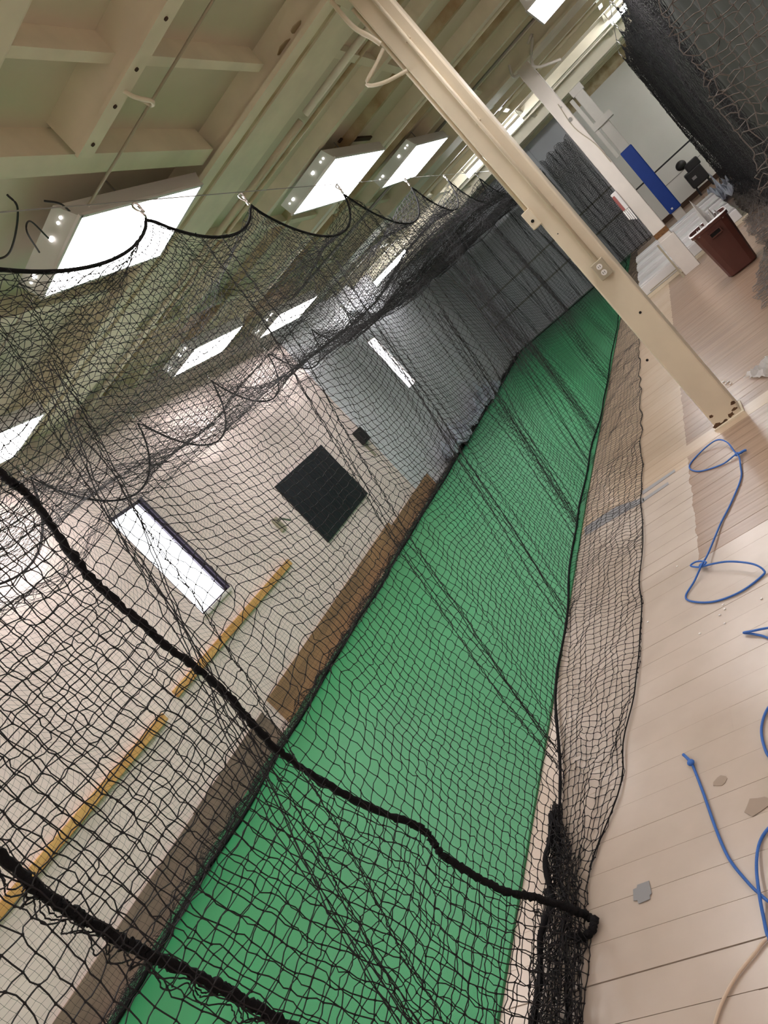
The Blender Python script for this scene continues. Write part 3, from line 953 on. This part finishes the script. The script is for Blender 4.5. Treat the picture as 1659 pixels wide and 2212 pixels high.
# --- roof net
roof = thing('roof_net', 'sagging black net roof of the batting cage', 'net')
XN, XF = -1.775, -5.28
ys_r = np.arange(-0.2, 20.6, 0.046)
sx = np.linspace(0, 1, 80)
Yr, S = np.meshgrid(ys_r, sx, indexing='ij')
Xr = XN + (XF - XN) * S
deep = np.interp(Yr, [0, 4, 9, 13, 17, 21], [2.72, 2.70, 2.72, 2.80, 2.98, 3.14])
prof = np.interp(S, [0, .2, .45, .68, .85, 1], [1.0, .70, .28, 0.0, .12, .40])
mid = deep + (2.98 - deep) * prof + 0.05 * wA(Yr * .8, S * 3)
zn, zf = near_top(Yr), far_top(Yr)
Zr = mid + (zn - mid) * np.exp(-(S / 0.13) ** 1.3) + (zf - mid) * np.exp(-((1 - S) / 0.10) ** 1.3)
Zr += 0.02 * wC(Yr, S * 6) * np.sin(S * math.pi)
Pr = np.stack([Xr + .02 * wB(Yr, S * 4), Yr + 0.04 * wB(Yr * 1.4, S * 5), Zr], -1) + rng.normal(0, .006, Yr.shape + (3,))
kf = int(np.searchsorted(ys_r, 8.0))
Pr2 = Pr[kf + 60::2, ::2].copy()
Pr2[..., 2] -= 0.05 + 0.04 * wA(Pr2[..., 1] * 1.3, Pr2[..., 0] * 1.5)
netting('netting', [net_geo(Pr[:kf + 1], 0.0018), net_geo(Pr[kf:], 0.0030), net_geo(Pr2, 0.0034)], M_NET, roof)
# rolled excess of the roof net hanging along the far edge and the trough
ex = []
for pts, xx_, n_, wd in ((((-60, 1350), (0, 1310), (130, 1250), (240, 1110), (350, 1040), (520, 900), (620, 850), (700, 795)), -5.2, 16, .09),
                         (((-60, 1050), (0, 1040), (150, 1035), (390, 975), (560, 830), (650, 772), (760, 715)), -4.2, 14, .10)):
    R_ = smooth_path([px(a_, b_, 0, xx_) for a_, b_ in pts], 14)
    for s_ in range(n_):
        f_ = wave(200 + s_ + int(xx_ * -10), 3, .3, 1.6)
        k_ = np.arange(len(R_)) * .35
        ex.append(tubes((R_ + np.stack([wd * f_(k_, 0), wd * .5 * f_(k_, 3), wd * .8 * f_(k_, 6)], -1))[None], 0.0022))
netting('gathered_netting', ex, M_NET, roof)

# --- far side net
far = thing('far_side_net', 'black net hanging in front of the cream wall', 'net')
ys_f = np.arange(0.6, 20.6, 0.046)
vf = np.linspace(0, 1, 64)
Yf, V = np.meshgrid(ys_f, vf, indexing='ij')
Zf = far_top(Yf) * (1 - V) + 0.02 * V
Xf = XF + 0.04 * wD(Yf, Zf) * np.sin(V * math.pi) + np.where(V > .9, (V - .9) * 1.0, 0) * (0.6 + .4 * wC(Yf * 2, 0))
dY = np.zeros_like(Yf)
for g0 in (2.2, 5.1, 8.6, 11.5, 14, 16.5, 19):
    d = Yf - (g0 + .2 * Zf)
    dY -= d * 0.55 * np.exp(-(d / 0.35) ** 2)
Pf_ = np.stack([Xf, Yf + dY + 0.02 * wB(Yf * 1.2, Zf), np.maximum(Zf, .015)], -1) + rng.normal(0, .003, Yf.shape + (3,))
netting('netting', [net_geo(Pf_, 0.0010)], M_NET, far)
yy = np.arange(0.6, 20.6, 0.06)
rope('scallop_rope', np.stack([np.full_like(yy, XF), yy, far_top(yy)], -1), 0.011, M_ROPE, far, raw=True)
rope('bottom_rope', np.stack([XF + 0.13 + 0.03 * wC(yy, 3), yy, np.full_like(yy, 0.03)], -1), 0.014, M_ROPE, far, raw=True, rough=.1)
# bunched foot of the far net
ff = []
for layer in range(2):
    A, B = np.meshgrid(np.arange(2.0, 20.4, .05), np.linspace(0, 1, 9), indexing='ij')
    Pb = np.stack([XF + 0.02 + 0.13 * B + .03 * wC(A * 3 + layer, B * 4), A + .02 * wB(A * 4, B * 5), 0.03 + .06 * np.abs(wC(A * 2, B * 6 + layer)) * (1 - B * .5)], -1) + rng.normal(0, .006, A.shape + (3,))
    Pb[..., 2] = np.maximum(Pb[..., 2], .016)
    ff.append(net_geo(Pb, 0.0022))
netting('bunched_netting', ff, M_NET, far)

# --- end net
end = thing('end_net', 'gathered black net across the far end of the cage', 'net')
vx = np.linspace(0, 1, 80)
vz = np.linspace(0, 1, 66)
U, V = np.meshgrid(vx, vz, indexing='ij')
Xe = XN + (XF - XN) * U + 0.10 * np.sin(U * 44) * .35
Ze = 3.18 * (1 - V) + .02 * V - 0.05 * np.sin(U * math.pi * 5) ** 2 * (1 - V)
Ye_ = 20.6 + 0.06 * np.sin(U * 44 + 1) + 0.03 * wC(U * 6, V * 3)
netting('netting', [net_geo(np.stack([Xe, Ye_, Ze], -1) + rng.normal(0, .005, U.shape + (3,)), 0.0014)], M_NET, end)
for k in range(7):
    x0 = XN - 0.25 - k * 0.49
    z = np.linspace(0.03, 3.1, 30)
    gs = []
    for s in range(7):
        gs.append(tubes(np.stack([x0 + 0.045 * np.sin(z * (1.5 + s * .2) + s) + .03 * np.sin(s * 2.), 20.5 + .02 * np.cos(z * 3 + s), z], -1)[None], 0.004))
    netting('gathered_fold', gs, M_NET, end)
U, V = np.meshgrid(np.linspace(0, 1, 46), np.linspace(0, 1, 64), indexing='ij')
wv_ = 0.05 * np.sin(U * 60)
netting('gathered_end', [net_geo(np.stack([-1.70 + 0.85 * U + .03 * wC(U * 5, V * 2 + k_), 20.45 + wv_ + .08 * k_, (3.30 - .1 * np.sin(U * 9.4) ** 2) * (1 - V) + .02], -1) + rng.normal(0, .006, U.shape + (3,)), 0.0028) for k_ in range(2)], M_NET, end)
xx = np.linspace(XN, XF, 60)
rope('top_rope', np.stack([xx, np.full_like(xx, 20.6), 3.18 - 0.05 * np.sin((xx - XN) / (XF - XN) * math.pi * 5) ** 2], -1), 0.012, M_ROPE, end, raw=True)
rope('bottom_rope', np.stack([xx, 20.55 + .03 * wC(xx * 2, 1), np.full_like(xx, 0.03)], -1), 0.014, M_ROPE, end, raw=True)

# --- second cage net on the right
cage2 = thing('side_net_panel', 'dark net wall of the second cage hanging behind the brown bin', 'net')
ys2 = np.arange(8.4, 18.35, 0.045)
v2 = np.linspace(0, 1, 76)
Y2, V = np.meshgrid(ys2, v2, indexing='ij')
top2 = scallop(Y2, [8.0, 10.2, 12.4, 14.4, 16.4, 18.35], [.25, .2, .2, .2, .15], 3.42)
Z2 = top2 * (1 - V) + .012 * V
X2 = 0.95 + 0.05 * wD(Y2 * 1.5, Z2) * np.sin(V * math.pi) + np.where(V > .93, -(V - .93) * 2, 0)
P2 = np.stack([X2, Y2 + .03 * wB(Y2, Z2), Z2], -1) + rng.normal(0, .006, Y2.shape + (3,))
g2 = [net_geo(P2, 0.0034)]
# end wall of the second cage
U, V = np.meshgrid(np.linspace(0, 1, 60), np.linspace(0, 1, 60), indexing='ij')
g2.append(net_geo(np.stack([0.95 + 3.2 * U, 18.35 + .06 * np.sin(U * 60), 3.4 - 3.38 * V], -1) + rng.normal(0, .006, U.shape + (3,)), 0.005))
netting('netting', g2, M_NET, cage2)
A, B = np.meshgrid(np.linspace(0, 1, 200), np.linspace(0, 1, 12), indexing='ij')
Vc = np.stack([1.08 + 0.035 * np.sin(A * 150) + .03 * wC(A * 6, B * 2), 3.7 + 14.6 * A, 3.36 - .1 * np.abs(np.sin(A * 15.7)) * (1 - B) - 3.34 * B], -1)
ix = np.arange(200 * 12).reshape(200, 12)
Q0 = np.stack([ix[:-1, :-1], ix[1:, :-1], ix[1:, 1:], ix[:-1, 1:]], -1).reshape(-1, 4)
Vb = Vc + np.array([.006, 0, 0])
cur = link('backdrop_curtain', np_mesh('backdrop_curtain', np.concatenate([Vc.reshape(-1, 3), Vb.reshape(-1, 3)]), np.concatenate([Q0, Q0[:, ::-1] + 200 * 12])), mat('dark_mesh_fabric', srgb(66, 68, 62), 0.8, var=.15, scale=3), cage2)
cur['label'] = 'dark grey-green mesh curtain'
sk = []
for layer in range(2):
    A, B = np.meshgrid(np.arange(7.2, 16.5, .047), np.linspace(0, 1, 15), indexing='ij')
    xo = np.interp(A, [7.2, 8.2, 9.5, 11, 13, 16.5], [0.02, 0.10, 0.42, 0.45, 0.62, .85])
    Pb = np.stack([xo + (1.05 - xo) * B + .03 * wC(A * 3 + layer, B * 4), A + .03 * wB(A * 3, B * 5), 0.01 + (.02 + .13 * B) * np.abs(wC(A * 1.6 + layer, B * 5))], -1) + rng.normal(0, .007, A.shape + (3,))
    Pb[..., 2] = np.maximum(Pb[..., 2], .006)
    sk.append(net_geo(Pb, 0.0026))
netting('bunched_netting', sk, M_NETG, cage2)
# loose net hanging in front of it, light on its strands painted as paler twine
loose = thing('loose_net', 'grey-brown net, twine coloured pale as if lit, with a ragged edge above the second cage skirt', 'net')
epx = [(1395, -90), (1432, 10), (1475, 95), (1520, 180), (1562, 262), (1605, 340), (1650, 410)]
edge = [px(a, b_, 1, 3.4) for a, b_ in epx]
E_ = smooth_path(edge, 5)
nrow = len(E_)
ncol = 22
R_, Cc = np.meshgrid(np.arange(nrow), np.arange(ncol), indexing='ij')
base = E_[R_]
Xl = base[..., 0] + Cc * 0.044 + 0.02 * wC(R_ * .1, Cc * .12)
Yl = base[..., 1] - 0.08 * np.abs(wC(R_ * .06, Cc * .08))
Zl = base[..., 2] - Cc * 0.004 + .02 * wC(R_ * .12, Cc * .1)
Pl = np.stack([Xl, Yl, Zl], -1) + rng.normal(0, .008, Xl.shape + (3,))
G = [net_geo(Pl, 0.0024, True, 0.0044, .007)]
netting('netting', G, M_NETG, loose)

# ------------------------------------------------------------------ cables and carabiners
tag(rope('support_cable', [(-1.775, -1.0, ZN + 0.10), (-1.775, 20.8, ZN + .085)], 0.003, M_CABLE, raw=True), 'thin steel cable holding the scalloped net edge near the lights', 'cable')
tag(rope('support_cable', [(XF, -1.0, ZF + 0.10), (XF, 20.8, ZF + .08)], 0.005, M_CABLE, raw=True), 'thin steel cable along the cream wall holding the far net', 'cable')
tag(rope('support_cable', [(0.95, 7.5, 3.54), (0.95, 18.6, 3.54)], 0.005, M_CABLE, raw=True), 'thin steel cable holding the second cage net', 'cable')


def carabiner(c, label, group, size=0.095):
    t = thing('carabiner', label, 'carabiner', group)
    pts = []
    for k in range(18):
        a = 2 * math.pi * k / 18
        pts.append((c[0] + 0.008 * math.sin(a * 2), c[1] + 0.020 * math.cos(a) * size / .095, c[2] + size * .5 * math.sin(a)))
    P = smooth_path(pts, 3, True)
    rope('ring', P, 0.006, M_CHROME, t, raw=True)
    MB().cyl((c[0], c[1] + .020, c[2] - size * .18), (c[0], c[1] + .020, c[2] + size * .3), 0.008, 8).build('gate', M_CHROME, t, True)


for yv in NY[1:-1]:
    carabiner((-1.775, yv, ZN + 0.04), 'bright steel carabiner holding a peak of the scalloped net edge', 'carabiners along the near net cable', 0.085)
for yv in FY[2:-1]:
    carabiner((XF, yv, ZF + 0.05), 'steel carabiner holding the far net at the cream wall', 'carabiners along the far net cable')
for yv in (10.2, 12.4, 14.4, 16.4, 18.3):
    carabiner((0.95, yv, 3.48), 'steel carabiner at the top of the second cage net', 'carabiners of the second cage', 0.13)

# ------------------------------------------------------------------ floor things
def fp(x, y, z=0.0):
    return px(x, y, 2, z)


def floor_rope(name, pts, r, m, label, z=None, per=9):
    P = [fp(a, b_, r + 0.001 if len(c) == 0 else c[0]) for a, b_, *c in pts]
    o = rope(name, P, r, m, None, per=per)
    return tag(o, label, 'rope')


t = thing('blue_rope', 'blue rope knotted into two loops on the bare boards', 'rope')
R0 = 0.0048
P = [fp(a, b_, c) for a, b_, c in ((1612, 972, .012), (1592, 980, .012), (1570, 955, .035), (1545, 952, .03), (1510, 980, .006), (1489, 1008, .006), (1510, 1018, .006), (1560, 1003, .006), (1592, 982, .016), (1600, 1010, .006), (1600, 1035, .006),
                                   (1580, 1085, .006), (1555, 1135, .008), (1530, 1195, .02), (1516, 1220, .03), (1500, 1255, .01), (1481, 1289, .006), (1500, 1300, .006), (1545, 1299, .006), (1600, 1278, .006), (1645, 1245, .006), (1650, 1232, .012), (1625, 1218, .04), (1575, 1213, .04), (1535, 1219, .03), (1512, 1225, .014),
                                   (1492, 1222, .02), (1505, 1213, .03), (1525, 1214, .03), (1516, 1224, .02))]
rope('strand', P, R0, M_BLUEROPE, t, per=9)
for (a, b_) in ((1592, 981), (1516, 1221)):
    q = fp(a, b_, 0.016)
    MB().sphere((q.x, q.y, q.z), 0.014, 10, (1.2, .9, .8)).build('knot', M_BLUEROPE, t, True)
q = fp(1612, 972, .014)
rope('frayed_end', [fp(1596, 980, .016), fp(1606, 974, .018), q], 0.008, M_BLUEROPE, t, per=4)
t = thing('blue_rope', 'blue rope with a knotted end, curling over the pale boards', 'rope')
P = [fp(*a) for a in ((1490, 1643, .008), (1497, 1655, .006), (1520, 1715, .006), (1548, 1795, .006), (1575, 1855, .006), (1610, 1900, .006), (1640, 1930, .012), (1675, 1950, .014), (1720, 1900, .006), (1740, 1820, .006), (1700, 1770, .006), (1665, 1785, .006), (1641, 1820, .006), (1634, 1870, .012), (1640, 1930, .018), (1650, 1985, .006), (1662, 2030, .006), (1700, 2090, .006))]
rope('strand', P, R0, M_BLUEROPE, t, per=9)
q = fp(1493, 1648, .01)
MB().sphere((q.x, q.y, .012), 0.012, 10, (1.2, 1.2, .8)).build('knot', M_BLUEROPE, t, True)
rope('frayed_end', [q, fp(1485, 1638, .012), fp(1476, 1630, .014)], 0.006, M_BLUEROPE, t, per=4)
tag(rope('blue_rope', [fp(*a) for a in ((1700, 1350, .006), (1655, 1357, .02), (1625, 1363, .02), (1606, 1367, .01), (1630, 1370, .006), (1665, 1382, .006), (1720, 1430, .006), (1690, 1500, .006), (1659, 1530, .006), (1645, 1570, .006), (1650, 1610, .006), (1668, 1640, .006), (1720, 1650, .006))], R0, M_BLUEROPE, None, per=9),
    'blue rope piece making a sharp bend on the pale boards', 'rope')
tag(rope('electric_cord', [fp(*a) for a in ((1740, 1990, .006), (1660, 2026, .006), (1630, 2060, .006), (1590, 2110, .006), (1560, 2165, .006), (1543, 2215, .006), (1530, 2280, .006))], 0.0045, M_TAN, None, per=9), 'pale beige cord curving across the pale boards', 'cord')
b = MB()
b.poly([fp(*a, 0.001) for a in ((1368, 1922), (1376, 1918), (1377, 1912), (1402, 1903), (1408, 1930), (1404, 1934), (1405, 1942), (1380, 1953), (1377, 1945), (1369, 1946))], (0, 0, 0.0015))
tag(b.build('tape_patch', M_TAPE), 'grey square tape patch stuck over a floor gap', 'tape')
for lab, pts in (('long dark stripe of tape beside the net skirt', ((1386, 1062), (1457, 1014), (1459, 1019), (1388, 1069))), ('shorter dark stripe of tape beside the net skirt', ((1388, 1078), (1443, 1041), (1445, 1046), (1390, 1084)))):
    b = MB()
    b.poly([fp(*a, 0.001) for a in pts], (0, 0, 0.0012))
    tag(b.build('tape_strip', M_TAPE), lab, 'tape')
b = MB()
b.poly([fp(*a, 0.001) for a in ((1262, 1140), (1330, 1095), (1390, 1075), (1392, 1084), (1340, 1112), (1264, 1158))], (0, 0, 0.0012))
tag(b.build('tape_strip', M_TAPE), 'grey stripe of tape under the net skirt', 'tape')
for (a, b_, s) in ((1557, 1688, .022), (1635, 1740, .035)):
    q = fp(a, b_)
    mb = MB()
    mb.poly([(q.x + s * 1.2 * math.cos(k) * random.uniform(.7, 1.2), q.y + s * math.sin(k) * random.uniform(.7, 1.2), 0.0005) for k in np.linspace(0, 5.6, 9)], (0, 0, .0012))
    tag(mb.build('floor_stain', M_BROWNSTAIN), ('small' if s < .03 else 'larger') + ' brownish worn patch on the pale boards near the knotted rope end', 'stain', 'worn patches on the boards')
k = 0
for (a, b_) in ((1562, 1307), (1566, 1316), (1555, 1329), (1566, 1347), (1512, 1369), (1645, 1294), (1463, 1224), (1400, 1344)):
    q = fp(a, b_)
    tag(MB().sphere((q.x, q.y, 0.002), 0.006, 8, (1, 1, .5)).build('paint_drop', M_PAPER), 'white paint drop on the pale boards by the rope loop', 'paint drop', 'paint drops on the floor')
for k in range(4):
    q = fp(1564 + k * 5, 826 + (k % 2) * 4)
    tag(MB().sphere((q.x, q.y, 0.006), 0.011, 7, (1, .8, .6)).build('foam_bead', M_PAPER), 'small white crumb lying beside the cream column', 'crumb', 'white crumbs by the column')


def crumple(name, c, w, l, h, m, seed, n=10, rot=0.0):
    f = wave(seed, 7, 1, 9)
    bm = bmesh.new()
    g = []
    for i in range(n):
        row_ = []
        for j in range(n):
            u_, v_ = i / (n - 1) - .5, j / (n - 1) - .5
            x_, y_ = u_ * w * (1 + .15 * f(v_ * 3, 1)), v_ * l * (1 + .15 * f(u_ * 3, 2))
            z_ = 0.004 + h * abs(f(u_ * 5, v_ * 5)) * (1 - max(abs(u_), abs(v_)) * 1.2)
            c_, s_ = math.cos(rot), math.sin(rot)
            row_.append(bm.verts.new((c[0] + x_ * c_ - y_ * s_, c[1] + x_ * s_ + y_ * c_, c[2] + max(0.003, z_))))
        g.append(row_)
    for i in range(n - 1):
        for j in range(n - 1):
            bm.faces.new((g[i][j], g[i + 1][j], g[i + 1][j + 1], g[i][j + 1]))
    bmesh.ops.solidify(bm, geom=bm.faces[:], thickness=0.002)
    me = bpy.data.meshes.new(name)
    bm.to_mesh(me)
    bm.free()
    return link(name, me, m)


q = fp(1655, 800)
tag(crumple('paper_scrap', (q.x + .03, q.y, 0), 0.22, 0.30, 0.06, M_PAPER, 31, rot=.4), 'crumpled white paper scrap on the bare boards near the cream column', 'paper')
tag(crumple('plastic_sheet', (0.74, 16.7, 0.02), 0.55, 2.0, 0.30, M_SHEET, 33, 16), 'crumpled whitish plastic sheet between the bin and the second cage', 'plastic sheet')
for k, (yy_, l_) in enumerate(((13.1, 2.0), (15.7, 2.2))):
    tag(crumple('plastic_sheet', (-5.20, yy_, 0.03), 0.36, l_, 0.42, M_SHEET, 40 + k, 14), ['whitish plastic sheet heaped at the foot of the wall below the slatted window', 'whitish plastic sheet heaped in the far corner of the cage'][k], 'plastic sheet')

# ------------------------------------------------------------------ white ribbed platform
pl = thing('ribbed_platform', 'low white ribbed platform on the floor behind the rust-banded column', 'platform')
y0 = 12.35
prof = [(0.0, 0.00, 0.19), (0.42, 0.19, 0.23), (0.84, 0.23, 0.27), (1.26, 0.27, 0.31), (1.68, 0.31, 0.34), (2.1, 0.34, 0.37)]
for k in range(4):
    ya = y0 + k * 0.75
    za = 0.21 + k * 0.05
    MB().box(-1.12 + 0.02 * k, 0.55, ya, ya + 0.72, 0.05, za, bevel=0.012).build('slab', M_LINER, pl)
    MB().cyl((-1.10 + .02 * k, ya + .04, za + .012), (0.54, ya + .04, za + .008), 0.02, 8).build('rib', M_LINER, pl, True)
MB().box(-1.14, 0.62, y0 - 0.04, y0 - 0.005, 0.0, 0.05).build('skirting', M_CREAM, pl)
MB().box(-1.0, -0.5, y0 - 0.006, y0, 0.075, 0.09).build('groove', M_GREYBOX, pl)
MB().box(-1.12, .62, y0, y0 + 2.9, 0.0, 0.05).build('base', M_GREYBOX, pl)

# ------------------------------------------------------------------ bin
bn = thing('rubbish_bin', 'brown plastic rubbish bin with white liner and papers', 'bin')
BX, BY = 0.12, 9.45
b = MB()
H = 0.65


def ring(hw, z, n=24, p=5.0):
    out = []
    for k in range(n):
        a = 2 * math.pi * k / n
        c_, s_ = math.cos(a), math.sin(a)
        r = 1.0 / ((abs(c_) ** p + abs(s_) ** p) ** (1 / p))
        out.append((BX + hw * r * c_, BY + hw * r * s_, z))
    return out


levels = [(0.155, 0.003), (0.17, 0.02), (0.21, H - 0.05), (0.222, H - 0.045), (0.225, H), (0.21, H), (0.20, H - 0.1), (0.165, 0.05)]
vr = [[b.bm.verts.new(p_) for p_ in ring(hw, z)] for hw, z in levels]
for r1_, r2_ in zip(vr[:-1], vr[1:]):
    for k in range(24):
        b.bm.faces.new((r1_[k], r1_[(k + 1) % 24], r2_[(k + 1) % 24], r2_[k]))
b.bm.faces.new(vr[0])
b.bm.faces.new(vr[-1])
b.build('body', M_BIN, bn)
hb = MB()
hb.box(BX - 0.06, BX + 0.06, BY - 0.232, BY - 0.205, 0.545, 0.557).box(BX - 0.06, BX + 0.06, BY - 0.232, BY - 0.205, 0.49, 0.502)
hb.box(BX - 0.068, BX - 0.056, BY - 0.232, BY - 0.205, 0.49, 0.557).box(BX + 0.056, BX + 0.068, BY - 0.232, BY - 0.205, 0.49, 0.557)
hb.build('handle', M_BIN, bn)
MB().box(BX - 0.056, BX + 0.056, BY - 0.222, BY - 0.21, 0.502, 0.545).build('handle_recess', M_HOLE, bn)
b = MB()
n = 40
lo_, hi_ = [], []
for (x_, y_, z_) in ring(0.222, H + 0.002, n):
    hi_.append(b.bm.verts.new((x_, y_, H + 0.004 + 0.004 * random.random())))
for (x_, y_, z_) in ring(0.229, H - 0.05, n):
    lo_.append(b.bm.verts.new((x_, y_, H - 0.006 - 0.006 * random.random())))
inn = [b.bm.verts.new((x_, y_, H - 0.12)) for (x_, y_, z_) in ring(0.19, 0, n)]
for k in range(n):
    b.bm.faces.new((lo_[k], lo_[(k + 1) % n], hi_[(k + 1) % n], hi_[k]))
    b.bm.faces.new((hi_[k], hi_[(k + 1) % n], inn[(k + 1) % n], inn[k]))
b.build('liner', M_LINER, bn, True)
tag(crumple('waste_paper', (BX + .02, BY, H - 0.13), 0.30, 0.30, 0.26, M_PAPER, 51, 12), 'white papers heaped inside the brown bin', 'paper')

# ------------------------------------------------------------------ black machine by the end wall
mc = thing('pitching_machine', 'bulky black machine with a round head against the white end wall', 'machine')
mx, my = 0.72, 20.6
MB().box(mx - 0.22, mx + 0.2, my - 0.2, my + 0.2, 0.22, 0.62, bevel=0.03).build('body', M_DARK, mc)
MB().box(mx - 0.10, mx + 0.24, my - 0.16, my + 0.16, 0.60, 0.80, bevel=0.03).build('upper_case', M_DARK, mc)
MB().sphere((mx - 0.12, my - 0.05, 0.86), 0.13, 14, (1, .8, .9)).build('head', M_DARK, mc, True)
MB().box(mx - 0.12, mx - 0.02, my - 0.205, my - 0.2, 0.40, 0.47).build('label_plate', M_TAPE, mc)
for (dx, dy) in ((-.18, -.16), (.16, -.16), (-.18, .16), (.16, .16)):
    MB().cyl((mx + dx, my + dy, 0.0), (mx + dx * .9, my + dy * .9, 0.24), 0.02, 8).build('leg', M_DARK, mc)
